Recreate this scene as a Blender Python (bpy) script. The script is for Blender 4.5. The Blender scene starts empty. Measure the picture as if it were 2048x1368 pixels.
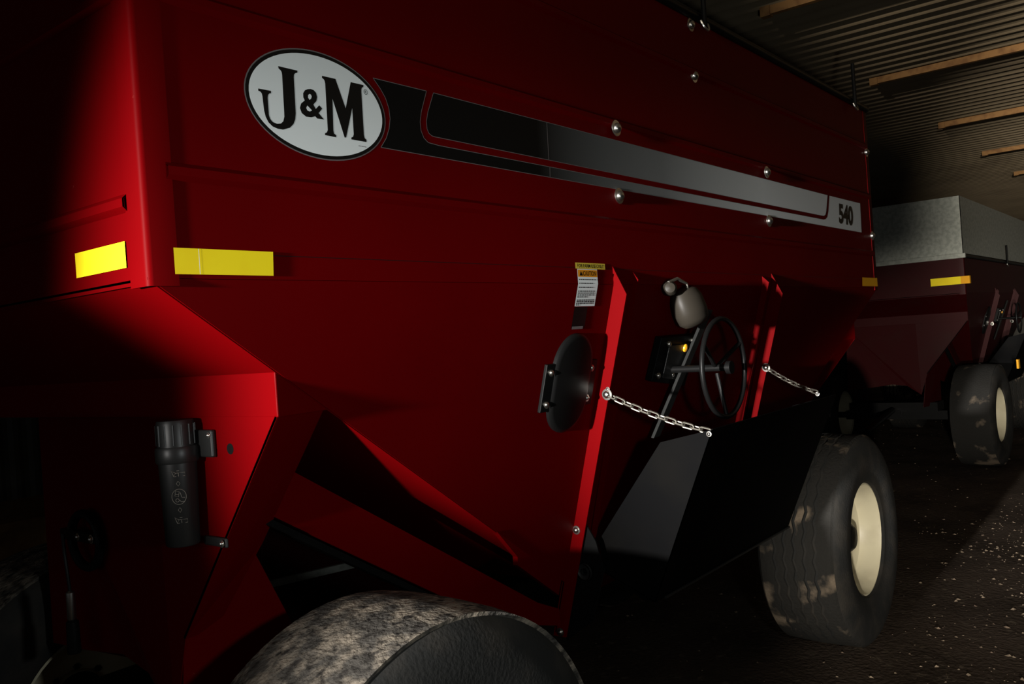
import bpy, math, random
from mathutils import Vector, Matrix
random.seed(7)
PI = math.pi
scene = bpy.context.scene
COL = scene.collection

# ------------------------------------------------------------------ camera
F_PX, YAW, PITCH, ROLL = 1741.9, .6701, -.0015, -.0706
CAM_POS = Vector((-.8614, -1.5382, 1.72))
d = Vector((math.cos(YAW) * math.cos(PITCH), math.sin(YAW) * math.cos(PITCH), math.sin(PITCH)))
r0 = Vector((math.sin(YAW), -math.cos(YAW), 0)); u0 = r0.cross(d)
rr = math.cos(ROLL) * r0 + math.sin(ROLL) * u0
uu = -math.sin(ROLL) * r0 + math.cos(ROLL) * u0
cam = bpy.data.cameras.new('camera'); camo = bpy.data.objects.new('camera', cam); COL.objects.link(camo)
camo.matrix_world = Matrix(((rr.x, uu.x, -d.x, CAM_POS.x), (rr.y, uu.y, -d.y, CAM_POS.y), (rr.z, uu.z, -d.z, CAM_POS.z), (0, 0, 0, 1)))
cam.sensor_width = 36; cam.lens = F_PX / 2048 * 36; cam.clip_start = .05; cam.clip_end = 200
scene.camera = camo

# ------------------------------------------------------------------ world, lamps, exposure
w = bpy.data.worlds.new('world'); scene.world = w; w.use_nodes = True
w.node_tree.nodes['Background'].inputs[0].default_value = (.9, .95, 1, 1)
w.node_tree.nodes['Background'].inputs[1].default_value = .12
scene.view_settings.view_transform = 'Standard'; scene.view_settings.look = 'None'
scene.view_settings.exposure = 0; scene.view_settings.gamma = 1; scene.view_settings.use_curve_mapping = False

def aim(o, p):
    o.rotation_euler = (Vector(p) - o.location).to_track_quat('-Z', 'Y').to_euler()
def spot(name, loc, tgt, watts, color, half_deg, blend, radius):
    l = bpy.data.lights.new(name, 'SPOT'); o = bpy.data.objects.new(name, l); COL.objects.link(o)
    o.location = loc; l.energy = watts; l.color = color; l.spot_size = math.radians(2 * half_deg); l.spot_blend = blend
    l.shadow_soft_size = radius; aim(o, tgt); return o
# unseen spots: an inferred beam along the side, three added; and an added fill
spot('unseen_spot', (-6.0, -.37, 1.95), (0, -.61, 1.70), 9900, (1, .97, .93), 9.6, .85, .10)
spot('unseen_spot', (-6.0, -3.2, 1.7), (9, -2.7, 2.35), 6000, (1, .92, .80), 13.5, .6, .10)  # added to brighten the rear wagon, ceiling and floor
spot('unseen_spot', (-6.0, -3.2, .85), (4.6, -.72, .5), 3500, (1, .93, .82), 8.4, .6, .10)  # added low down to brighten the rear rim and floor
spot('unseen_spot', (-6.0, -1.0, 2.7), (6, -1.2, 3.9), 2200, (1, .9, .76), 9.5, .7, .10)  # added to brighten the ceiling sheets
l = bpy.data.lights.new('side_fill', 'POINT'); lo = bpy.data.objects.new('side_fill', l); COL.objects.link(lo)
lo.location = (.03, -1.62, 1.58); l.energy = 29; l.color = (.93, 1, 1); l.shadow_soft_size = .06  # added fill for the long side, placed clear of the end panel

# ------------------------------------------------------------------ materials
MATS = {}
def mat(name, col, rough=.5, metal=0., spec=.5, var=None, scale=8, lo=.45, hi=.65, bump=0, bscale=60, var2=None, scale2=60, lo2=.68, hi2=.72, coat=0):
    m = bpy.data.materials.new(name); m.use_nodes = True; nt = m.node_tree; N = nt.nodes; Lk = nt.links
    b = N['Principled BSDF']; b.inputs['Base Color'].default_value = (*col, 1)
    b.inputs['Roughness'].default_value = rough; b.inputs['Metallic'].default_value = metal
    b.inputs['Specular IOR Level'].default_value = spec; b.inputs['Coat Weight'].default_value = coat
    tc = N.new('ShaderNodeTexCoord'); prev = None
    for v, s, a, c in ((var, scale, lo, hi), (var2, scale2, lo2, hi2)):
        if v is None: continue
        n = N.new('ShaderNodeTexNoise'); n.inputs['Scale'].default_value = s; n.inputs['Detail'].default_value = 6
        Lk.new(tc.outputs['Object'], n.inputs['Vector'])
        rp = N.new('ShaderNodeMapRange'); rp.inputs[1].default_value = a; rp.inputs[2].default_value = c
        Lk.new(n.outputs[0], rp.inputs[0])
        mx = N.new('ShaderNodeMix'); mx.data_type = 'RGBA'
        Lk.new(rp.outputs[0], mx.inputs[0])
        if prev: Lk.new(prev, mx.inputs[6])
        else: mx.inputs[6].default_value = (*col, 1)
        mx.inputs[7].default_value = (*v, 1); prev = mx.outputs[2]
    if prev: Lk.new(prev, b.inputs['Base Color'])
    if bump:
        n = N.new('ShaderNodeTexNoise'); n.inputs['Scale'].default_value = bscale; n.inputs['Detail'].default_value = 5
        Lk.new(tc.outputs['Object'], n.inputs['Vector'])
        bp = N.new('ShaderNodeBump'); bp.inputs['Strength'].default_value = bump; bp.inputs['Distance'].default_value = .01
        Lk.new(n.outputs[0], bp.inputs['Height']); Lk.new(bp.outputs[0], b.inputs['Normal'])
    MATS[name] = m; return m
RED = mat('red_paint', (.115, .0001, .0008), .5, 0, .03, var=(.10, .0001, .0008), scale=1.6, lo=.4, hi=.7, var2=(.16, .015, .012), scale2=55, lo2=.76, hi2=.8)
REDD = mat('red_paint_dark', (.032, .001, .0015), .5, 0, .15, var=(.03, .004, .0035), scale=5, lo=.5, hi=.75)  # darker, mottled red for the rear wagon and the bin
BLK = mat('black_paint', (.005, .005, .005), .4, 0, .12)
BLKC = mat('black_chute_paint', (.002, .002, .0022), .6, 0, .03, var=(.003, .0028, .0026), scale=4)
PLAS = mat('black_plastic', (.016, .0165, .016), .4, 0, .35)
RUB = mat('tyre_rubber', (.018, .018, .017), .8, 0, .2, var=(.035, .031, .026), scale=7, lo=.45, hi=.7, bump=.2, bscale=90)
DUST = mat('dusty_tread_rubber', (.07, .064, .056), .95, 0, .1, var=(.26, .22, .17), scale=16, lo=.44, hi=.66, var2=(.03, .027, .024), scale2=34, lo2=.5, hi2=.66, bump=.9, bscale=70)
MUDT = mat('muddy_tread_rubber', (.022, .021, .019), .9, 0, .1, var=(.16, .125, .09), scale=4.5, lo=.55, hi=.64, bump=.5, bscale=60)
CREAM = mat('cream_rim_paint', (.66, .60, .42), .4, 0, .5, var=(.5, .44, .3), scale=6, lo=.5, hi=.8)
STEEL = mat('zinc_steel', (.62, .6, .55), .28, 1.)
CHAINM = mat('chain_steel', (.30, .28, .24), .45, 1.)
GALV = mat('galvanised_sheet', (.45, .47, .42), .6, .25, .4, var=(.34, .36, .32), scale=26, lo=.4, hi=.6)
WHITE = mat('white_decal', (.86, .92, .92), .4, 0, .4)
GREYL = mat('grey_decal_line', (.16, .14, .14), .5)
INK = mat('black_ink', (.004, .004, .004), .45, 0, .3)
TAPE = mat('yellow_reflective_tape', (1.0, .80, .008), .6, 0, .3, var=(.97, .74, .006), scale=9)
TAPEO = mat('amber_reflective_tape', (.9, .42, .004), .6, 0, .3)
YEL = mat('yellow_sticker', (.75, .55, .06), .5)
ORA = mat('orange_sticker', (.85, .32, .01), .5)
AMB = mat('amber_reflector', (1.0, .45, .02), .25, 0, .8)
GLASSY = mat('grey_lamp_plastic', (.026, .022, .017), .45, 0, .15)
PRINT = mat('pale_print', (.2, .19, .16), .5)
WOOD = mat('bare_wood', (.30, .16, .06), .8, 0, .2, var=(.20, .10, .04), scale=14)
PALW = mat('pallet_wood', (.22, .13, .07), .85, 0, .2, var=(.12, .07, .04), scale=12)
CEIL = mat('corrugated_sheet', (.30, .235, .15), .5, .1, .5, var=(.22, .17, .11), scale=1.2, lo=.4, hi=.7)
WALLM = mat('wall_sheet', (.10, .095, .08), .6, 0, .3, var=(.07, .065, .055), scale=1.0)
DIRT = mat('dirt_floor', (.085, .062, .046), .95, 0, .1, var=(.05, .036, .026), scale=1.8, lo=.4, hi=.65, var2=(.13, .10, .072), scale2=14, lo2=.6, hi2=.72, bump=.7, bscale=40)
PEB = mat('pale_pebble', (.30, .23, .16), .9, 0, .2, var=(.16, .11, .08), scale=5)
# black to white printed fade along the stripe decal
FADE = mat('fading_stripe_decal', (.5, .5, .5), .5, 0, .12)
nt = FADE.node_tree; tc = nt.nodes.new('ShaderNodeTexCoord'); sx = nt.nodes.new('ShaderNodeSeparateXYZ'); rp = nt.nodes.new('ShaderNodeValToRGB'); mr = nt.nodes.new('ShaderNodeMapRange')
mr.inputs[1].default_value = 1.27; mr.inputs[2].default_value = 3.0
nt.links.new(tc.outputs['Object'], sx.inputs[0]); nt.links.new(sx.outputs[0], mr.inputs[0]); nt.links.new(mr.outputs[0], rp.inputs[0])
rp.color_ramp.elements[0].color = (.004, .004, .004, 1); rp.color_ramp.elements[1].color = (.72, .76, .76, 1)
e = rp.color_ramp.elements.new(.45); e.color = (.19, .2, .2, 1)
nt.links.new(rp.outputs[0], nt.nodes['Principled BSDF'].inputs['Base Color'])

# ------------------------------------------------------------------ mesh helpers
class MB:
    def __init__(s): s.v = []; s.f = []; s.m = []
    def add(s, vs, fs, mi=0):
        o = len(s.v); s.v += [tuple(v) for v in vs]
        for f in fs: s.f.append([i + o for i in f]); s.m.append(mi)
        return s
    def box(s, x0, x1, y0, y1, z0, z1, M=None):
        vs = [Vector((x, y, z)) for x in (x0, x1) for y in (y0, y1) for z in (z0, z1)]
        if M is not None: vs = [M @ v for v in vs]
        return s.add(vs, [(0, 1, 3, 2), (4, 6, 7, 5), (0, 4, 5, 1), (2, 3, 7, 6), (0, 2, 6, 4), (1, 5, 7, 3)])
    def slab(s, pts, off):
        pts = [Vector(p) for p in pts]; off = Vector(off); n = len(pts)
        vs = pts + [p + off for p in pts]
        fs = [tuple(range(n)), tuple(range(2 * n - 1, n - 1, -1))] + [(i, (i + 1) % n, n + (i + 1) % n, n + i) for i in range(n)]
        return s.add(vs, fs)
    def tube(s, path, r, n=8, closed=False, caps=True):
        path = [Vector(p) for p in path]; m = len(path); rings = []
        for i, p in enumerate(path):
            a = path[(i - 1) % m] if (closed or i) else p; b = path[(i + 1) % m] if (closed or i < m - 1) else p
            t = (b - a).normalized()
            if i == 0 or closed and i == 0:
                x = t.orthogonal().normalized()
            else:
                x = (x - t * x.dot(t)).normalized()
            y = t.cross(x); rad = r[i] if isinstance(r, (list, tuple)) else r
            rings.append([p + rad * (math.cos(2 * PI * k / n) * x + math.sin(2 * PI * k / n) * y) for k in range(n)])
        fs = []
        for i in range(m if closed else m - 1):
            j = (i + 1) % m
            for k in range(n): fs.append((i * n + k, i * n + (k + 1) % n, j * n + (k + 1) % n, j * n + k))
        if caps and not closed: fs += [tuple(range(n - 1, -1, -1)), tuple((m - 1) * n + k for k in range(n))]
        return s.add([v for rg in rings for v in rg], fs)
    def lathe(s, prof, c, axis, n=48, mi=None, cap=True):
        # prof: (radius, along axis); rings around axis through c
        axis = Vector(axis).normalized(); x = axis.orthogonal().normalized() if abs(axis.z) > .9 else axis.cross(Vector((0, 0, 1))).normalized()
        y = axis.cross(x); c = Vector(c); vs = []; fs = []; m = len(prof)
        for (r, a) in prof:
            for k in range(n):
                t = 2 * PI * k / n; vs.append(c + axis * a + r * (math.cos(t) * x + math.sin(t) * y))
        o = len(s.v); s.v += [tuple(v) for v in vs]
        for i in range(m - 1):
            for k in range(n):
                s.f.append([o + i * n + k, o + i * n + (k + 1) % n, o + (i + 1) * n + (k + 1) % n, o + (i + 1) * n + k]); s.m.append(mi[i] if mi else 0)
        if cap:
            s.f.append([o + k for k in range(n)][::-1]); s.m.append(mi[0] if mi else 0)
            s.f.append([o + (m - 1) * n + k for k in range(n)]); s.m.append(mi[-1] if mi else 0)
        return s
    def mesh(s, name, mats, smooth=False):
        me = bpy.data.meshes.new(name); me.from_pydata(s.v, [], s.f); me.update()
        for m in (mats if isinstance(mats, (list, tuple)) else [mats]): me.materials.append(m)
        me.polygons.foreach_set('material_index', s.m)
        import bmesh
        bm = bmesh.new(); bm.from_mesh(me); bmesh.ops.recalc_face_normals(bm, faces=bm.faces); bm.to_mesh(me); bm.free()
        if smooth:
            me.polygons.foreach_set('use_smooth', [True] * len(me.polygons)); me.set_sharp_from_angle(angle=math.radians(38))
        return me
    def obj(s, name, mats, parent=None, smooth=False, bevel=0, label=None):
        return link(name, s.mesh(name, mats, smooth), parent, bevel, label)
def link(name, me, parent=None, bevel=0, label=None):
    o = bpy.data.objects.new(name, me); COL.objects.link(o); o.parent = parent
    if bevel:
        b = o.modifiers.new('bevel', 'BEVEL'); b.width = bevel; b.segments = 2; b.limit_method = 'ANGLE'; b.angle_limit = math.radians(40)
    if label: o['label'] = label
    return o
def thing(name, label, cat, loc=(0, 0, 0), rz=0, group=None):
    o = bpy.data.objects.new(name, None); COL.objects.link(o); o.location = loc; o.rotation_euler = (0, 0, rz); o.empty_display_size = .3
    o['label'] = label; o['category'] = cat
    if group: o['group'] = group
    return o
def structure(o): o['kind'] = 'structure'; return o
_txt = {}
def text2d(s, bold=.018):
    # outline of a short text, scaled to the unit box
    if s not in _txt:
        bold = .045 if s == '540' else bold
        c = bpy.data.curves.new('lettering', 'FONT'); c.body = s; c.resolution_u = 4; c.offset = bold
        o = bpy.data.objects.new('lettering', c); COL.objects.link(o)
        me = o.evaluated_get(bpy.context.evaluated_depsgraph_get()).to_mesh()
        vs = [(v.co.x, v.co.y) for v in me.vertices]; fs = [tuple(p.vertices) for p in me.polygons]
        o.evaluated_get(bpy.context.evaluated_depsgraph_get()).to_mesh_clear()
        bpy.data.objects.remove(o); bpy.data.curves.remove(c)
        x0 = min(v[0] for v in vs); x1 = max(v[0] for v in vs); y0 = min(v[1] for v in vs); y1 = max(v[1] for v in vs)
        _txt[s] = ([((x - x0) / (x1 - x0), (y - y0) / (y1 - y0)) for x, y in vs], fs)
    return _txt[s]

# ------------------------------------------------------------------ the shed
fl = MB(); nx, ny = 110, 80
def gz(x, y): return .02 * math.sin(x * .9 + 1.3 * y) * math.sin(y * .7 - .4 * x) + .008 * math.sin(5.1 * x + 2 * y) * math.sin(4.3 * y - x) - .022
gx = lambda i: -8 + 34 * i / nx
gy = lambda j: -9 + 18 * j / ny
fl.add([(gx(i), gy(j), gz(gx(i), gy(j))) for i in range(nx + 1) for j in range(ny + 1)],
       [(i * (ny + 1) + j, (i + 1) * (ny + 1) + j, (i + 1) * (ny + 1) + j + 1, i * (ny + 1) + j + 1) for i in range(nx) for j in range(ny)])
structure(fl.obj('floor', DIRT, None, True))
ZC = 3.6
ce = MB(); pitch = .155; seg = 8; n = int(34 / pitch * seg)
ce.add([(-8 + i * pitch / seg, y, ZC + .05 + .026 * math.cos(2 * PI * i / seg)) for i in range(n + 1) for y in (-9, 9)], [(2 * i, 2 * i + 1, 2 * i + 3, 2 * i + 2) for i in range(n)])
structure(ce.obj('ceiling', CEIL, None, True))
def corr_wall(name, p0, p1):
    b = MB(); p0 = Vector(p0); p1 = Vector(p1); L = (p1 - p0).length; t = (p1 - p0) / L; nn = Vector((-t.y, t.x, 0)); k = int(L / .2) * 4
    b.add([tuple(p0 + t * (L * i / k) + nn * (.02 if (i // 2) % 2 else 0) + Vector((0, 0, z))) for i in range(k + 1) for z in (-.1, ZC + .1)], [(2 * i, 2 * i + 1, 2 * i + 3, 2 * i + 2) for i in range(k)])
    structure(b.obj(name, WALLM))
corr_wall('wall_back', (25, -9, 0), (25, 9, 0)); corr_wall('wall_left', (25, 8.9, 0), (-8, 8.9, 0)); corr_wall('wall_right', (-8, -8.9, 0), (25, -8.9, 0))
for i, x in enumerate((4.33, 6.56, 8.92, 11.19, 13.5, 15.8, 18.1)):
    b = MB().box(x - .019, x + .019, -8.8, .42, ZC - .022, ZC + .035).box(x - .026, x + .026, .40, .46, ZC - .03, ZC + .035)
    structure(b.obj('trim_%d' % (i + 1), WOOD))

# ------------------------------------------------------------------ wagon geometry
LB, WB, ZB, ZT, KIN, SL = 4.70, 1.88, 1.885, 2.975, .28, .627
def P(X, z, off=0):                     # on the near lower hopper side, off = distance outward
    return Vector((X, KIN * (ZB - z) - off * .963, z - off * .27)) if z < ZB else Vector((X, -off, z))
def bead_profile(z0, z1, beads):
    pr = [(0, z0)]
    for z in beads: pr += [(0, z - .018), (-.011, z - .008), (-.011, z + .008), (0, z + .018)]
    return pr + [(0, z1)]
def bead_panel(name, mapf, a0, a1, z0, z1, beads, parent, m, th=.004):
    pr = bead_profile(z0, z1, beads); b = MB(); k = len(pr)
    vs = [mapf(a, o, z) for a in (a0, a1) for o, z in pr] + [mapf(a, o + th, z) for a in (a0, a1) for o, z in pr]
    fs = [(i, i + 1, k + i + 1, k + i) for i in range(k - 1)] + [(2 * k + i, 3 * k + i, 3 * k + i + 1, 2 * k + i + 1) for i in range(k - 1)]
    fs += [(0, k, 3 * k, 2 * k), (k - 1, 3 * k - 1, 4 * k - 1, 2 * k - 1)]
    b.add(vs, fs); return b.obj(name, m, parent)
bolt_me = MB().lathe([(.026, 0), (.026, .003), (.017, .0035), (.017, .006), (.014, .013), (.008, .0165), (.002, .018)], (0, 0, 0), (0, -1, 0), 20).mesh('bolt', STEEL, True)
def put_bolt(parent, loc, s=1, rot=None, name='bolt'):
    o = link(name, bolt_me, parent); o.location = loc; o.scale = (s, s, s)
    if rot: o.rotation_euler = rot
    return o
FX = (0, 0, -PI / 2)                     # bolt facing -X
def tyre_part(parent, c, out, grooves, steer=0, treadm=None, n=72, sub=True):
    ax = Vector((math.sin(steer) * -out, -out * -1 if False else out, 0)); ax = Matrix.Rotation(steer, 3, 'Z') @ Vector((0, out, 0))
    w = .205
    prof = [(.285, -w + .04), (.30, -w + .015), (.36, -w - .008), (.44, -w - .012), (.50, -w + .0), (.525, -w + .012), (.534, -w + .02)]
    mi = [0] * 6
    zs = []
    if grooves:
        edges = [-.10, -.05, 0, .05, .10]
        cur = -w + .03; prof.append((.545, cur)); mi.append(1)
        for g in edges: prof += [(.552 - abs(g) * .04, g - .008), (.54, g - .006), (.54, g + .006), (.552 - abs(g) * .04, g + .008)]; mi += [1, 0, 0, 0]
        prof.append((.545, w - .03)); mi.append(1)
    else:
        for a, r in ((-.19, .545), (-.12, .552), (0, .555), (.12, .552), (.19, .545)): prof.append((r, a)); mi.append(1)
    prof += [(.534, w - .02), (.525, w - .012), (.50, w), (.44, w + .012), (.36, w + .008), (.30, w - .015), (.285, w - .04)]; mi += [1] + [0] * 6
    b = MB().lathe(prof, c, ax, n, mi, cap=False)
    if grooves:                          # zigzag grooves: shift the tread rings sideways in alternation
        m = len(prof)
        for i, (r, a) in enumerate(prof):
            if 8 <= i < m - 8:
                for k in range(n):
                    b.v[i * n + k] = tuple(Vector(b.v[i * n + k]) + ax * (.006 if k % 2 else -.006))
    ty = b.obj('tyre', [RUB, treadm or MUDT], parent, True)
    # dished rim facing outwards (ax points outwards)
    rim = MB().lathe([(.272, -w + .05), (.292, -w + .045), (.292, -w + .04), (.275, -w + .07), (.262, -.05), (.262, .02), (.275, w - .07), (.294, w - .04), (.296, w - .03), (.284, w - .028), (.270, w - .06), (.255, w - .075), (.235, w - .13), (.20, w - .15), (.12, w - .155), (.09, w - .14)], c, ax, 48, cap=False)
    rim.lathe([(.09, w - .14), (.088, w - .16), (.01, w - .16)], c, ax, 32, cap=True)
    rim.obj('rim', CREAM, ty, True)
    MB().lathe([(.085, w - .17), (.085, w - .12), (.07, w - .10), (.055, w - .085), (.01, w - .08)], c, ax, 24).obj('hub', BLK, ty, True)
    nut = MB().lathe([(.012, 0), (.012, .018), (.006, .02)], (0, 0, 0), ax, 6).mesh('lug_nut', BLK)
    if sub:
        x = ax.cross(Vector((0, 0, 1)))
        for k in range(8):
            t = 2 * PI * k / 8
            o = link('lug_nut', nut, ty); o.location = Vector(c) + ax * (w - .158) + .105 * (math.cos(t) * x + math.sin(t) * Vector((0, 0, 1)))
    return ty

def wagon(root, full, red, zmid=None):
    """hopper wagon in its own frame: front near corner at the origin, length along +X, width along +Y"""
    R0 = root
    ztop = ZT if zmid is None else zmid
    beads = (2.092, 2.437, 2.74) if zmid is None else ()
    bead_panel('side_panel', lambda a, o, z: (a, o, z), .05, LB - .05, ZB, ztop, beads, R0, red)
    bead_panel('side_panel', lambda a, o, z: (a, WB - o, z), .05, LB - .05, 1.885, ztop, beads, R0, red)
    bead_panel('end_panel', lambda a, o, z: (o, a, z), .055, WB - .055, 1.875, ztop, (2.035, 2.437, 2.74) if zmid is None else (), R0, red)
    bead_panel('end_panel', lambda a, o, z: (LB - o, a, z), .055, WB - .055, 1.875, ztop, beads, R0, red)
    for (cx, sx_) in ((0, 1), (LB, -1)):
        for (cy, sy) in ((0, 1), (WB, -1)):
            e = .002; r = .010; pf = [(.062, -e), (r, -e)] + [(r - (r + e) * math.sin(t) , r - (r + e) * math.cos(t)) for t in (PI / 8, PI / 4, 3 * PI / 8)] + [(-e, r), (-e, .062), (.003, .062), (.003, .003), (.062, .003)]
            MB().slab([(cx + sx_ * a, cy + sy * b_, ZB - .015) for a, b_ in pf], (0, 0, ztop - ZB + .015)).obj('corner_post', red, R0, True)
    xr, zr = 1.66, ZB - SL * 1.66        # front slope foot
    zlow = zr
    # near lower side: front field, door field set back, rear field
    fr = MB().slab([P(0.002, ZB - .001), P(1.66, ZB - .001), P(1.66, zlow)], (0, .004, 0)); fr.obj('hopper_side', red, R0)
    rrr = MB().slab([P(LB - .002, ZB - .001), P(LB - 1.66, ZB - .001), P(LB - 1.66, zlow)], (0, .004, 0)); rrr.obj('hopper_side', red, R0)
    MB().slab([P(1.66, ZB - .001, -.002), P(LB - 1.66, ZB - .001, -.002), P(LB - 1.66, zlow - .1, -.012), P(1.66, zlow - .1, -.012)], (0, .004, 0)).obj('hopper_side', red, R0)
    yl = P(0, zlow).y
    # front and rear slopes, back slope
    for s_, nm in ((0, 'front_slope'), (1, 'rear_slope')):
        mx = (lambda x: x) if s_ == 0 else (lambda x: LB - x)
        MB().slab([(mx(0.0), .003, ZB - .003), (mx(0.0), WB - .003, ZB - .003), (mx(xr), yl + .35, zlow - .003), (mx(xr), yl, zlow - .003)], (0, 0, .005)).obj(nm, red, R0)
    MB().slab([(0.01, WB, ZB), (LB - .01, WB, ZB), (LB - xr, yl + .3, zlow), (xr, yl + .3, zlow)], (0, 0, .005)).obj('back_slope', red, R0)
    # lips along the lower end of the slopes
    for s_ in (0, 1):
        mx = (lambda x: x) if s_ == 0 else (lambda x: LB - x)
        q = lambda x, dz, o=.004: Vector((mx(P(x, ZB - SL * x + dz, o).x), P(x, ZB - SL * x + dz, o).y, P(x, ZB - SL * x + dz, o).z))
        MB().slab([q(1.20, 0), q(1.62, 0), q(1.62, -.06), q(1.34, -.055), q(1.33, -.03)], (0, .02, 0)).obj('slope_lip', red, R0)
        # frame rail under the slope
        a = lambda x, z: Vector((mx(x), .30, z))
        MB().slab([a(.50, 1.44), a(1.50, .815), a(1.62, .76), a(1.62, .70), a(1.30, .80), a(.42, 1.345)], (0, .05, 0)).obj('frame_rail', red, R0)
        MB().slab([Vector((mx(.42), .31, 1.338)), Vector((mx(1.3), .31, .793)), Vector((mx(1.3), .345, .793)), Vector((mx(.42), .345, 1.338))], (0, 0, -.02)).obj('rail_foot', BLK, R0)
    # front and rear stands
    for s_ in (0, 1):
        mx = (lambda x: x) if s_ == 0 else (lambda x: LB - x)
        V = lambda x, y, z: Vector((mx(x), y, z)); sg = 1 if s_ == 0 else -1
        YL = 1.36
        MB().slab([V(.31, .058, 1.69), V(.31, .058, 1.588), V(.475, .085, 1.588)], (0, WB - .16, 0)).obj('sill', red, R0, False, .003)
        MB().slab([V(.31, .06, 1.590), V(.31, .50, 1.03), V(.31, .575, .80), V(.31, .585, 1.590)], (sg * .005, 0, 0)).obj('stand_plate', red, R0)
        MB().slab([V(.31, .585, 1.590), V(.31, .575, .80), V(.325, .72, .90), V(.338, .88, .92), V(.355, 1.12, .885), V(.37, YL + .03, .86), V(.36, YL, 1.590)], (sg * .005, 0, 0)).obj('stand_plate', red, R0)
        MB().slab([V(.31, .062, 1.588), V(.31, .502, 1.03), V(.40, .502, 1.03), V(.46, .36, 1.255), V(.46, .088, 1.588)], (0, .006, .004)).obj('stand_flange', red, R0)
        MB().slab([V(.312, .51, 1.04), V(.47, .44, 1.25), V(.62, .44, .93), V(.74, .47, .66), V(.312, .56, .66)], (0, .006, 0)).obj('stand_side', red, R0)
        MB().slab([V(.37, YL + .03, .86), V(.36, YL, 1.59), V(.50, YL, 1.58), V(.75, YL + .03, .66)], (0, -.006, 0)).obj('stand_side', red, R0)
        MB().box(min(mx(.45), mx(.75)), max(mx(.45), mx(.75)), .45, 1.40, .60, .70).obj('bolster', BLK, R0)
    MB().box(.5, LB - .5, .86, .98, .56, .66).obj('reach_pole', BLK, R0)
    for ax_ in (.58, 3.83): MB().box(ax_ - .05, ax_ + .05, .22, 1.48, .50, .60).lathe([(.035, .10), (.035, 1.60)], (ax_, 0, .55), (0, 1, 0), 16).obj('axle', BLK, R0)
    MB().tube([(.4, .92, .62), (-.35, .92, .55), (-1.0, .92, .50)] if full else [(.4, .92, .62), (-.6, .92, .5)], .035, 10).obj('tow_tongue', BLK, R0)
    tyre_part(R0, (.58, .035, .55), -1, False, -.04, DUST if full else MUDT)
    tyre_part(R0, (3.83, .085, .55), -1, True)
    tyre_part(R0, (.58, 1.665, .55), 1, False, -.04, DUST if full else MUDT)
    tyre_part(R0, (3.83, 1.615, .55), 1, True)
    # door uprights
    for X0, s_ in ((1.65, 1), (3.03, -1)):
        o1 = .055
        pts = [P(X0, 1.945), P(X0, 1.862, o1), P(X0, .66, o1 - .012), P(X0, .645, -.01)]
        b = MB().slab(pts, (.005, 0, 0)); b.obj('door_upright', red, R0)
        web = [P(X0, 1.92, .0), P(X0 + .05, 1.92, .0), P(X0 + .05, .66, -.005), P(X0, .66, -.005)]
        MB().slab(web, (0, -.004, -.001)).obj('upright_foot', red, R0)
    MB().slab([P(2.92, 1.93), P(2.92, 1.90, .03), P(2.92, .80, .03), P(2.92, .80)], (.006, 0, 0)).obj('door_guide', red, R0)
    MB().slab([P(1.78, 1.93), P(1.78, 1.90, .02), P(1.78, .80, .02), P(1.78, .80)], (.006, 0, 0)).obj('door_guide', red, R0)
    # discharge chute folded up
    A, B_, C, D, E_, F_ = (-.095, 1.345), (-.29, 1.39), (-.034, .798), (.02, .804), (.164, .879), (.18, .989)
    x0, x1 = 1.72, 2.93
    for xx, dx in ((x0, .004), (x1, -.004)):
        ch = MB().slab([(xx, y, z) for y, z in (A, B_, C, D, E_, F_)], (dx, 0, 0)).obj('chute_cheek', BLKC, R0)
    chute = MB().slab([(x0, B_[0], B_[1]), (x1, B_[0], B_[1]), (x1, C[0], C[1]), (x0, C[0], C[1])], (0, .004, .002))
    chute.slab([(x0, C[0], C[1]), (x1, C[0], C[1]), (x1, E_[0], E_[1]), (x0, E_[0], E_[1])], (0, 0, .004)); ch = chute.obj('chute', BLKC, R0)
    MB().tube([(x0 + .06, C[0] - .006, C[1] + .002), (x1, C[0] - .006, C[1] + .002)], .005, 8).obj('chute_edge', PLAS, ch)
    for xx in (1.665, 2.985):
        MB().slab([(xx, .20, 1.075), (xx, .155, 1.0), (xx, .13, .90), (xx, .19, .72), (xx, .31, .63), (xx, .335, .70), (xx, .26, .93)], (.006, 0, 0)).obj('pivot_plate', BLK, R0)
        MB().lathe([(.028, -.012), (.03, -.006), (.022, 0), (.012, .0), (.012, -.01)], (xx - .002, .205, .893), (1, 0, 0), 24, cap=False).obj('pivot_bush', PLAS, R0, True)
    link_me = MB().tube([(.5 * .036 * (1 if a_ < 0 else 1) * 0 + (.011 * (1 if math.cos(t) > 0 else -1) if abs(math.cos(t)) > 1e-6 else 0) + .009 * math.cos(t), .009 * math.sin(t), 0) for a_, t in [(0, 2 * PI * (k + .5) / 12) for k in range(12)]], .0032, 6, closed=True).mesh('chain_link', CHAINM, True)
    for (p, q) in (((1.648, .055, 1.515), (1.725, -.275, 1.383)), ((3.028, .055, 1.513), (2.95, -.20, 1.40))):
        p = Vector(p); q = Vector(q); N = 11 if full else 3
        eye = put_bolt(R0, p, .75, FX, 'chain_bolt')
        dr = q - p; N = max(1, int(dr.length / .0285)) if full else 0
        for i in range(N):
            t = (i + .5) / N; c = p + dr * t + Vector((0, 0, -.012 * 4 * t * (1 - t)))
            tg = (dr + Vector((0, 0, -.012 * 4 * (1 - 2 * t)))).normalized()
            o = link('chain_link', link_me, eye)
            M = tg.to_track_quat('X', 'Z').to_matrix().to_4x4() @ Matrix.Rotation(.35 + (PI / 2 if i % 2 else 0), 4, 'X')
            M.translation = c
            o.matrix_parent_inverse = (Matrix.Translation(p) @ Matrix.Rotation(-PI / 2, 4, 'Z') @ Matrix.Scale(.75, 4)).inverted(); o.matrix_basis = M
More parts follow.
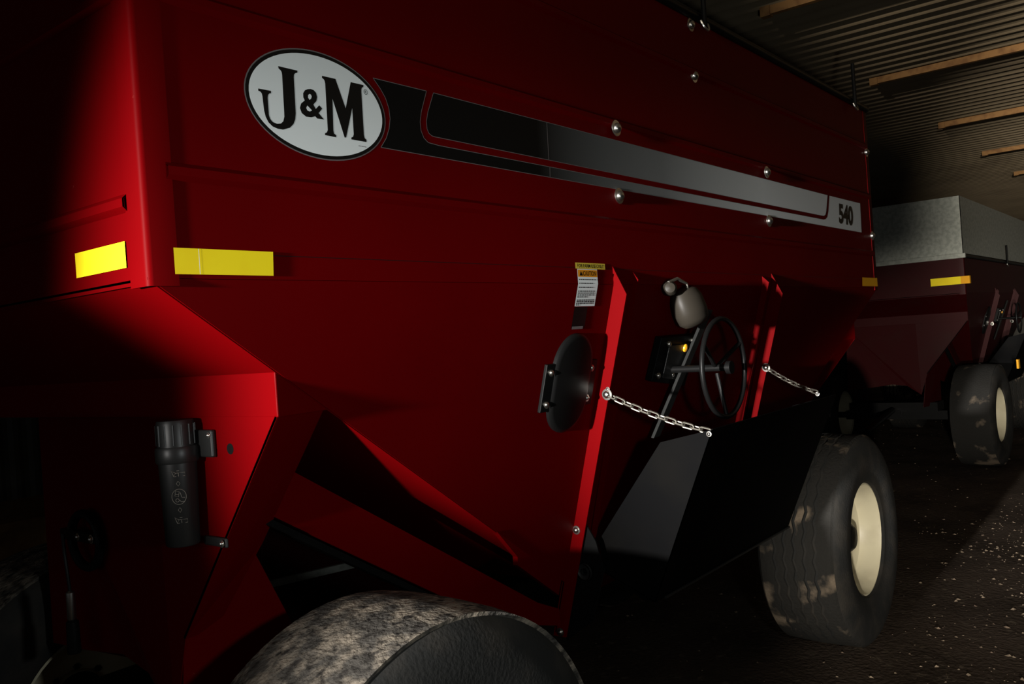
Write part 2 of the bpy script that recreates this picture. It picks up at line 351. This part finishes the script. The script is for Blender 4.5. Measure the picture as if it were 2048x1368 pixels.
        put_bolt(R0, q + Vector((-.006 if p.x < 2 else .004, .0, -.008)), .35, FX)
    # handwheel that opens the door
    hc = Vector((2.115, -.16, 1.567)); rg = .18
    hw = MB().tube([hc + Vector((rg * math.cos(t), 0, rg * math.sin(t))) for t in [2 * PI * k / 40 for k in range(40)]], .0095, 10, closed=True).obj('handwheel', BLK, R0, True)
    for k in range(3):
        t = 2 * PI * k / 3 + .5; MB().tube([hc + Vector((.02 * math.cos(t), .03, .02 * math.sin(t))), hc + Vector((rg * math.cos(t), 0, rg * math.sin(t)))], .008, 8).obj('spoke', BLK, hw, True)
    MB().lathe([(.013, -.22), (.013, .01), (.024, .012), (.024, .03)], hc + Vector((0, .0, 0)), (0, -1, 0), 20).obj('shaft', BLK, hw, True)
    gb = [P(2.0, 1.70, .03), P(2.30, 1.70, .03), P(2.26, 1.50, .03), P(1.98, 1.54, .03)]
    g = MB().slab(gb, (0, .028, .008)).obj('gear_bracket', BLK, R0, False, .003)
    MB().slab([P(2.06, 1.67, .036), P(2.22, 1.67, .036), P(2.20, 1.53, .036), P(2.05, 1.55, .036)], (0, .006, .001)).obj('cover_plate', PLAS, g, False, .002)
    for X, z in ((2.06, 1.675), (2.02, 1.56), (2.25, 1.68), (2.13, 1.555)): put_bolt(g, P(X, z, .031), .55)
    rf = MB().lathe([(.016, 0), (.015, .006), (.008, .009), (.001, .01)], P(2.185, 1.655, .037), (0, -1, -.28), 20).obj('reflector_button', AMB, g, True, 0, 'small round amber reflector')
    MB().slab([P(2.285, 1.80, .055), P(2.335, 1.80, .055), P(2.075, 1.33, .055), P(2.025, 1.33, .055)], (0, .012, .003)).obj('door_lever', PLAS, R0, False, .002)
    # lamp above the gear bracket: grey cup with a clear bulb end
    if full:
        lc = Vector((2.11, -.045, 1.80))
        lb = MB().lathe([(.015, -.078), (.045, -.072), (.062, -.055), (.068, -.02), (.066, .03), (.055, .058), (.035, .07), (.002, .073)], lc, Vector((-.22, .25, 1)), 32); lb.v = [(2.12 + (x - 2.11) * 1.2, -.034 + (y + .045) * .85, z) for x, y, z in lb.v]; lm = lb.obj('lamp_cup', GLASSY, R0, True)
        MB().lathe([(.016, -.03), (.026, -.014), (.026, .012), (.018, .026), (.004, .03)], Vector((1.985, -.03, 1.868)), (-.8, -.5, .1), 20).obj('lamp_socket', GLASSY, lm, True)
        MB().tube([(1.97, -.035, 1.89), (2.03, -.04, 1.905), (2.08, -.05, 1.885), (2.09, -.05, 1.85)], .006, 8).obj('lamp_arm', CHAINM, lm, True)
        MB().tube([(2.16, .06, 1.79), (2.15, -.02, 1.79)], .012, 8).obj('lamp_stem', BLK, lm, True)
    # oval cover with bolted brackets
    ov = []
    for k in range(40):
        t = 2 * PI * k / 40; cz = 1 if math.sin(t) > 0 else -1
        ov.append((1.47 + .105 * math.cos(t), 1.57 + .055 * cz + .105 * math.sin(t)))
    rings = [(1.0, .0), (1.0, .011), (.95, .017), (.86, .019)]
    vs = []; fs = []
    for sc, of in rings: vs += [P(1.47 + (x - 1.47) * sc, 1.57 + (z - 1.57) * (1 - (1 - sc) * .7), of) for x, z in ov]
    for i in range(3): fs += [(i * 40 + k, i * 40 + (k + 1) % 40, (i + 1) * 40 + (k + 1) % 40, (i + 1) * 40 + k) for k in range(40)]
    fs += [tuple(range(120, 160)), tuple(range(39, -1, -1))]
    oc = MB().add(vs, fs).obj('oval_cover', BLK, R0, True)
    for X in (1.345, 1.575):
        br = MB().slab([P(X - .025, 1.64, .012), P(X + .035, 1.64, .012), P(X + .035, 1.49, .012), P(X - .025, 1.49, .012)], (0, .011, .003)).obj('cover_bracket', BLK, oc, False, .002)
        for z in (1.615, 1.515): put_bolt(oc, P(X, z, .013), .5)
    # bolts on the box side
    for X, z in ((2.368, 2.93), (2.367, 2.725), (1.716, 2.417), (1.722, 2.188), (3.029, 2.409), (3.042, 2.187), (4.655, 2.707), (4.655, 2.2)):
        if zmid is None: put_bolt(R0, (X, -.001 if abs(z - 2.43) > .03 else -.012, z), 1.05)
    put_bolt(R0, Vector((1.65, .222, 1.10)) + Vector((-.001, 0, -.06)), .6, FX); put_bolt(R0, P(1.649, .67, .018), .6, FX); put_bolt(R0, P(1.649, 1.545, .045), .3, FX)
    # top rail with tarp stops
    for y in (0, WB): MB().tube([(0, y, ztop + .0), (LB + .01, y, ztop + .0)], .021, 10).obj('top_rail', BLK, R0, True)
    for X in ((.5, 2.44, 4.40) if full else (2.44,)):
        MB().tube([(X, -.03, ztop - .04), (X, -.03, ztop + .21)], .011, 8).obj('tarp_stop', BLK, R0, True)
        MB().tube([(X + .03 * math.cos(t), -.028 - .012 * abs(math.sin(t)), ztop - .025 - .035 * max(0, -math.sin(t))) for t in [PI + PI * k / 10 for k in range(11)]], .005, 6).obj('rail_clamp', STEEL, R0, True)
    return R0

# ------------------------------------------------------------------ the wagon in front
W1 = thing('grain_wagon', 'red steel grain wagon with oval white lettered badge and black fading stripe', 'wagon')
wagon(W1, True, RED)
def deco(name, pts, m, off, parent=W1, label=None):
    off = off if off > .003 else off * .4
    return MB().add([(x, -off, z) for x, z in pts], [tuple(range(len(pts)))]).obj(name, m, parent, False, 0, label)
EC, EA, EB = (.442, 2.2825), .1985, .1205
def ell(k, n=64): return [(EC[0] + EA * k * math.cos(2 * PI * i / n) - (0), EC[1] + EB * (1 + (k - 1) * 1.5) * math.sin(2 * PI * i / n)) for i in range(n)]
badge = deco('badge', ell(1.015), GREYL, .0010, label='white oval badge with black serif lettering')
deco('badge_ring', ell(1.0), INK, .0014, badge); deco('badge_field', ell(.957), WHITE, .0018, badge)
# letters in the plane of the side: (X, z) outlines in metres
OUT_J = [(0.332, 2.35), (0.3836, 2.3503), (0.3827, 2.3456), (0.3765, 2.3432), (0.3734, 2.3396), (0.3724, 2.3337), (0.3714, 2.295), (0.3705, 2.2533), (0.3679, 2.2397), (0.3624, 2.2287), (0.3514, 2.2188), (0.3327, 2.2119), (0.3193, 2.2118), (0.3063, 2.2147), (0.296, 2.2223), (0.29, 2.233), (0.2871, 2.2454), (0.2858, 2.2652), (0.2854, 2.276), (0.2842, 2.2817), (0.281, 2.2851), (0.2756, 2.2863), (0.276, 2.2911), (0.3085, 2.2919), (0.3081, 2.2867), (0.3035, 2.2851), (0.3002, 2.2816), (0.2987, 2.2747), (0.2987, 2.2381), (0.3011, 2.2304), (0.3072, 2.2247), (0.318, 2.2223), (0.3285, 2.2246), (0.3352, 2.2305), (0.3388, 2.2408), (0.3392, 2.2501), (0.3408, 2.3324), (0.34, 2.3386), (0.3376, 2.3419), (0.3325, 2.3449)]
OUT_M = [(0.4523, 2.3523), (0.4918, 2.3529), (0.5168, 2.2889), (0.538, 2.3541), (0.5781, 2.3547), (0.5771, 2.3496), (0.5725, 2.3475), (0.5705, 2.3427), (0.57, 2.3377), (0.5683, 2.2338), (0.5698, 2.2266), (0.5754, 2.2229), (0.5744, 2.2174), (0.5274, 2.2175), (0.5278, 2.222), (0.5333, 2.2244), (0.536, 2.2308), (0.537, 2.2922), (0.512, 2.2202), (0.5072, 2.2187), (0.4788, 2.3043), (0.4747, 2.2307), (0.4761, 2.2238), (0.4819, 2.2211), (0.4814, 2.2159), (0.449, 2.2165), (0.4494, 2.2208), (0.455, 2.2236), (0.4581, 2.2295), (0.4602, 2.3362), (0.4588, 2.3426), (0.4561, 2.3456), (0.4519, 2.3475)]
OUT_A = [(0.4087, 2.3139), (0.417, 2.3158), (0.4255, 2.3147), (0.4319, 2.3096), (0.4339, 2.3003), (0.4312, 2.2913), (0.4216, 2.2816), (0.4276, 2.2725), (0.4382, 2.2828), (0.4465, 2.2764), (0.4351, 2.2645), (0.4492, 2.252), (0.4296, 2.2512), (0.4246, 2.2555), (0.4127, 2.2513), (0.3984, 2.2505), (0.3871, 2.2567), (0.3829, 2.2674), (0.3871, 2.278), (0.3978, 2.2867), (0.3945, 2.293), (0.3949, 2.3022), (0.4002, 2.3097)]
OUT_H1 = [(0.4126, 2.3039), (0.4168, 2.3027), (0.4183, 2.2987), (0.416, 2.2937), (0.4114, 2.2902), (0.4079, 2.2946), (0.4085, 2.3004)]
OUT_H2 = [(0.4039, 2.2763), (0.4075, 2.2738), (0.4165, 2.2673), (0.41, 2.2639), (0.4034, 2.2651), (0.4005, 2.27)]

deco('letter', OUT_J, INK, .0022, badge); deco('letter', OUT_M, INK, .0022, badge); am = deco('ampersand', OUT_A, INK, .0022, badge)
for h in (OUT_H1, OUT_H2): deco('ampersand_eye', h, WHITE, .0026, badge)
def ring2d(c, r, wd, n=20):
    b = MB(); b.add([(c[0] + q * math.cos(2 * PI * k / n), 0, c[1] + q * math.sin(2 * PI * k / n)) for q in (r, r - wd) for k in range(n)], [(k, (k + 1) % n, n + (k + 1) % n, n + k) for k in range(n)]); return b
def lettering(name, s, x0, x1, z0, z1, m, parent, pf, slant=0):
    vs, fs = text2d(s); return MB().add([pf(x0 + u * (x1 - x0) + slant * v * (z1 - z0), z0 + v * (z1 - z0)) for u, v in vs], fs).obj(name, m, parent)
o = ring2d((.5835, 2.339), .0065, .0011); o.v = [(x, -.0009, z) for x, y, z in o.v]; o.obj('registered_mark', INK, badge)
lettering('registered_letter', 'R', .5805, .5868, 2.3355, 2.3425, INK, badge, lambda x, z: (x, -.0009, z))
for k in range(5): deco('fine_print', [(.549 + .005 * k, 2.2045), (.5525 + .005 * k, 2.2045), (.5525 + .005 * k, 2.2062), (.549 + .005 * k, 2.2062)], GREYL, .0022, badge)
lower = [(.621, 2.211)] + [(4.452, 2.209), (4.462, 2.382), (3.921, 2.38), (3.886, 2.293), (3.863, 2.262), (3.833, 2.248), (3.798, 2.243), (.83, 2.243), (.79, 2.2455), (.775, 2.255), (.766, 2.273), (.765, 2.295), (.772, 2.322), (.797, 2.38), (.611, 2.378), (.633, 2.356), (.648, 2.336), (.657, 2.312), (.659, 2.287), (.653, 2.261), (.641, 2.236)]
upper = [(.823, 2.38), (.796, 2.324), (.789, 2.301), (.789, 2.281), (.795, 2.270), (.806, 2.265), (.817, 2.264), (3.767, 2.262), (3.81, 2.263), (3.835, 2.271), (3.851, 2.29), (3.891, 2.38)]
lo_ = deco('stripe_decal', lower, FADE, .0014, label='lower stripe fading from black to white with model number'); up_ = deco('stripe_decal', upper, FADE, .0014, label='broad stripe fading from black to white')
def outline(pts, parent, wd=.0016):
    n = len(pts); b = MB()
    for i in range(n):
        a = Vector((pts[i][0], 0, pts[i][1])); c = Vector((pts[(i + 1) % n][0], 0, pts[(i + 1) % n][1])); t = (c - a).normalized(); q = Vector((-t.z, 0, t.x)) * wd / 2
        y = Vector((0, -.0008, 0)); b.add([a - q + y, c - q + y, c + q + y, a + q + y], [(0, 1, 2, 3)])
    b.obj('decal_edge', GREYL, parent)
outline(lower, lo_); outline(upper, up_)
for p_, (a, c) in ((up_, (2.263, 2.38)), (lo_, (2.21, 2.243))): deco('decal_seam', [(1.322, a), (1.3245, a), (1.3275, c), (1.325, c)], GREYL, .0020, p_)
lettering('model_number', '540', 4.05, 4.30, 2.238, 2.352, INK, lo_, lambda x, z: (x, -.0009, z), .12)
deco('panel_seam', [(.06, 1.9355), (4.64, 1.9355), (4.64, 1.937), (.06, 1.937)], INK, .0006)
# reflective tapes
tp = deco('reflective_tape', [(.0534, 1.893), (.2795, 1.893), (.2825, 1.944), (.0534, 1.944)], TAPE, .0032, label='bright yellow reflective tape on the long side')
tp.location.y = 0
deco('tape_joint', [(.106, 1.8935), (.1072, 1.8935), (.1072, 1.9435), (.106, 1.9435)], WHITE, .0036, tp)
MB().add([(-.0032, y, z) for y, z in ((.071, 1.912), (.274, 1.912), (.274, 1.963), (.071, 1.963))], [(0, 1, 2, 3)]).obj('reflective_tape', TAPE, W1, label='bright yellow reflective tape on the end panel')
deco('reflective_tape', [(4.385, 1.893), (4.692, 1.893), (4.692, 1.944), (4.395, 1.944)], TAPEO, .0032)
# stickers beside the door
def st(name, X0, X1, z0, z1, m, off, parent=W1, label=None): 
    zs = [z0] + ([ZB - 1e-5, ZB] if z0 < ZB < z1 else []) + [z1]
    return MB().add([P(x, z, off) for z in zs for x in (X0, X1)], [(2 * i, 2 * i + 1, 2 * i + 3, 2 * i + 2) for i in range(len(zs) - 1)]).obj(name, m, parent, False, 0, label)
s1 = st('farm_use_sticker', 1.425, 1.60, 1.933, 1.952, YEL, .002, label='yellow FOR FARM USE ONLY strip')
lettering('printed_words', 'FOR FARM USE ONLY', 1.435, 1.592, 1.9365, 1.9485, INK, s1, lambda x, z: P(x, z, .0026))
s2 = st('caution_sticker', 1.434, 1.55, 1.815, 1.932, WHITE, .002, label='white caution sticker with orange header')
st('caution_header', 1.436, 1.548, 1.907, 1.930, ORA, .0026, s2); lettering('printed_words', 'CAUTION', 1.466, 1.540, 1.911, 1.926, INK, s2, lambda x, z: P(x, z, .0032))
MB().add([P(1.444, 1.911, .0032), P(1.462, 1.911, .0032), P(1.453, 1.927, .0032)], [(0, 1, 2)]).obj('warning_triangle', INK, s2)
for z, x1_ in ((1.897, 1.538), (1.885, 1.520), (1.873, 1.524), (1.861, 1.540), (1.855, 1.540), (1.849, 1.540), (1.843, 1.50), (1.833, 1.54), (1.828, 1.542), (1.823, 1.54), (1.818, 1.455)):
    b = MB(); x = 1.440
    while x < x1_:
        wd = random.uniform(.005, .014); b.add([P(x, z, .0026), P(min(x + wd, x1_), z, .0026), P(min(x + wd, x1_), z + .0032, .0026), P(x, z + .0032, .0026)], [(0, 1, 2, 3)]); x += wd + .0025
    b.obj('text_line', INK, s2)
s3 = st('black_sticker', 1.435, 1.51, 1.745, 1.813, INK, .002, label='black sticker with white foot strip'); st('sticker_foot', 1.437, 1.500, 1.743, 1.752, GREYL, .0026, s3)
# document tube on the front stand
TB = Vector((.262, .395, 0))
def lat(name, prof, m, parent): return MB().lathe([(r, z) for r, z in prof], TB, (0, 0, 1), 40).obj(name, m, parent, True)
tube = lat('document_tube', [(.036, 1.290), (.039, 1.294), (.044, 1.50)], PLAS, W1); tube['label'] = 'black plastic tube with printed symbols'
lat('tube_collar', [(.047, 1.487), (.0495, 1.492), (.0495, 1.520), (.047, 1.526)], PLAS, tube)
lat('tube_cap', [(.0435, 1.526), (.0435, 1.580), (.041, 1.588), (.0, 1.590)], PLAS, tube)
for k in range(14):
    t = 2 * PI * k / 14; MB().tube([TB + Vector((.0437 * math.cos(t), .0437 * math.sin(t), 1.530)), TB + Vector((.0437 * math.cos(t), .0437 * math.sin(t), 1.578))], .0022, 6).obj('cap_rib', PLAS, tube)
MB().box(.296, .308, .30, .40, 1.495, 1.56).obj('tube_bracket', PLAS, tube, False, .004); MB().box(.300, .308, .275, .37, 1.282, 1.305).obj('tube_bracket', PLAS, tube, False, .004)
put_bolt(tube, (.295, .310, 1.548), .28, FX); put_bolt(tube, (.297, .288, 1.293), .36, FX)
def wrap(u, z):                          # print on the tube: u metres round from the camera-facing side
    R_ = .039 + (z - 1.294) / .206 * .005 + .0006; t = math.radians(237) + u / .042; return TB + Vector((R_ * math.cos(t), R_ * math.sin(t), z))
def sym(paths):
    b = MB()
    for p, cl in paths: b.tube([wrap(*q) for q in p], .0007, 5, closed=cl)
    b.obj('printed_symbol', PRINT, tube)
for zc in (1.462, 1.352):
    sym([([(-.008, zc - .004), (.016, zc - .004), (.016, zc + .004), (-.004, zc + .004)], True), ([(-.004, zc + .004), (-.013, zc + .010), (-.008, zc - .004)], False), ([(.002, zc - .004), (.002, zc + .004)], False), ([(-.002, zc + .009), (.004, zc + .009)], False)])
for zc in (1.441, 1.379): sym([([(0, zc - .006), (.004, zc), (0, zc + .006), (-.004, zc)], True)])
sym([([(.016 * math.cos(2 * PI * k / 28), 1.410 + .018 * math.sin(2 * PI * k / 28)) for k in range(28)], True), ([(-.009, 1.413), (-.001, 1.410), (.001, 1.422), (-.007, 1.424)], True), ([(-.008, 1.417), (0, 1.415)], False), ([(-.004 + .004 * math.cos(2 * PI * k / 10), 1.402 + .004 * math.sin(2 * PI * k / 10)) for k in range(10)], True), ([(.003, 1.420), (.006, 1.408), (.013, 1.407)], False), ([(.001, 1.402), (.004, 1.398), (.012, 1.398)], False)])
MB().lathe([(.013, 0), (.013, -.004)], (.3095, .247, 1.515), (-1, 0, 0), 20).obj('plate_hole', BLK, W1)
# lighting plug and its holder on the front stand
hc = Vector((.325, 1.00, 1.235))
hd = MB().tube([hc + Vector((-.012, .085 * math.cos(t), .085 * math.sin(t) * .9)) for t in [2 * PI * k / 32 for k in range(32)]], .013, 10, closed=True).obj('cable_ring', BLK, W1, True)
MB().box(.30, .322, .92, 1.13, 1.232, 1.262).obj('ring_bar', BLK, hd, False, .003)
put_bolt(hd, (.299, 1.015, 1.247), .4, FX); put_bolt(hd, (.299, .935, 1.247), .5, FX)
pl = MB().tube([(.29, 1.09, 1.25), (.285, 1.075, 1.20), (.285, 1.065, 1.14), (.287, 1.062, 1.09)], .005, 8).obj('plug_cable', BLK, W1, True)
MB().lathe([(.010, 1.005), (.0125, 1.01), (.0125, 1.085), (.008, 1.09)], (.287, 1.06, 0), (0, 0, 1), 20).obj('plug_sleeve', STEEL, pl, True)
MB().lathe([(.018, .91), (.019, .915), (.017, 1.0), (.012, 1.006)], (.287, 1.06, 0), (0, 0, 1), 20).obj('plug_grip', BLK, pl, True)

# ------------------------------------------------------------------ the wagon parked behind
W2 = thing('grain_wagon', 'red grain wagon with grey galvanised extension parked behind the badged one', 'wagon', (9.2, .37, 0))
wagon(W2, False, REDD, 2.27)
for y0, y1, x0, x1 in ((.0, .006, 0, LB), (WB - .006, WB, 0, LB)): MB().box(x0, x1, y0, y1, 2.30, 2.90).obj('extension_panel', GALV, W2, False)
for x in (0, LB - .006): MB().box(x, x + .006, 0, WB, 2.30, 2.90).obj('extension_panel', GALV, W2)
MB().box(-.02, .02, -.02, WB + .02, 2.25, 2.30).obj('extension_lip', GALV, W2, False, .004)
MB().box(-.012, -.003, .04, .33, 1.98, 2.06).obj('reflective_tape', TAPE, W2); MB().box(-.012, .05, -.045, .04, 1.98, 2.06).obj('reflective_tape', TAPEO, W2)
MB().box(.9, 1.0, -.30, -.28, 1.02, 1.12).obj('side_reflector', TAPEO, W2)

# ------------------------------------------------------------------ things beyond the wagon
pal = thing('wooden_pallet', 'low wooden pallet on the dirt under a dull red bin', 'pallet', (2.75, 3.05, 0), -.25)
for k in range(3): MB().box(-.6, .6, -.5 + k * .45, -.4 + k * .45, .022, .115).obj('stringer', PALW, pal)
for k in range(7): MB().box(-.6 + k * .183, -.50 + k * .183, -.5, .5, .115, .135).obj('slat', PALW, pal)
for k in range(3): MB().box(-.6 + k * .55, -.50 + k * .55, -.5, .5, .0, .022).obj('slat', PALW, pal)
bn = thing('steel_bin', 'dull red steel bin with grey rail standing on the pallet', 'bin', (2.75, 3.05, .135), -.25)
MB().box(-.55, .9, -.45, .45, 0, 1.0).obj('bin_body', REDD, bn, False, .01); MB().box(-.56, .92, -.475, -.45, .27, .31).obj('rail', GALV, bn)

wbn = thing('wooden_workbench', 'rough wooden bench behind the badged wagon with plank top', 'bench', (.5, 3.25, -.02))
for k in range(4): MB().box(-1.6, 1.6, -.40 + k * .2, -.21 + k * .2, 1.02, 1.06).obj('plank', WOOD, wbn)
MB().box(-1.6, 1.6, -.385, -.36, .88, 1.02).obj('apron', WOOD, wbn)
for x in (-1.5, 1.5):
    for y in (-.33, .33): MB().box(x - .05, x + .05, y - .05, y + .05, 0, 1.02).obj('leg', PALW, wbn)

# loose grit on the floor
pb = MB(); rnd = random.Random(3)
for i in range(6000):
    if i < 4600: x = rnd.uniform(2.2, 8.5); y = rnd.gauss(-1.05 - .35 * math.sin(x * 1.7), .42) if i % 3 else rnd.gauss(-1.6, .9)
    else: x = rnd.uniform(-.5, 14); y = rnd.uniform(-4, 2.5)
    s = rnd.choice((.003, .004, .005, .006, .008, .010, .016)) * rnd.uniform(.7, 1.2); z = gz(x, y); a = rnd.uniform(0, 3)
    c_, s_ = math.cos(a) * s, math.sin(a) * s
    pb.add([(x + c_, y + s_, z), (x - s_ * .7, y + c_ * .7, z + .1 * s), (x - c_, y - s_, z), (x + s_ * .7, y - c_ * .7, z), (x + s * rnd.uniform(-.4, .4), y + s * rnd.uniform(-.4, .4), z + s * .5), (x, y, z - s * .4)],
           [(0, 1, 4), (1, 2, 4), (2, 3, 4), (3, 0, 4), (1, 0, 5), (2, 1, 5), (3, 2, 5), (0, 3, 5)])
o = pb.obj('floor_grit', PEB); o['label'] = 'pale stones and grit strewn over the dirt floor'; o['category'] = 'grit'; o['kind'] = 'stuff'
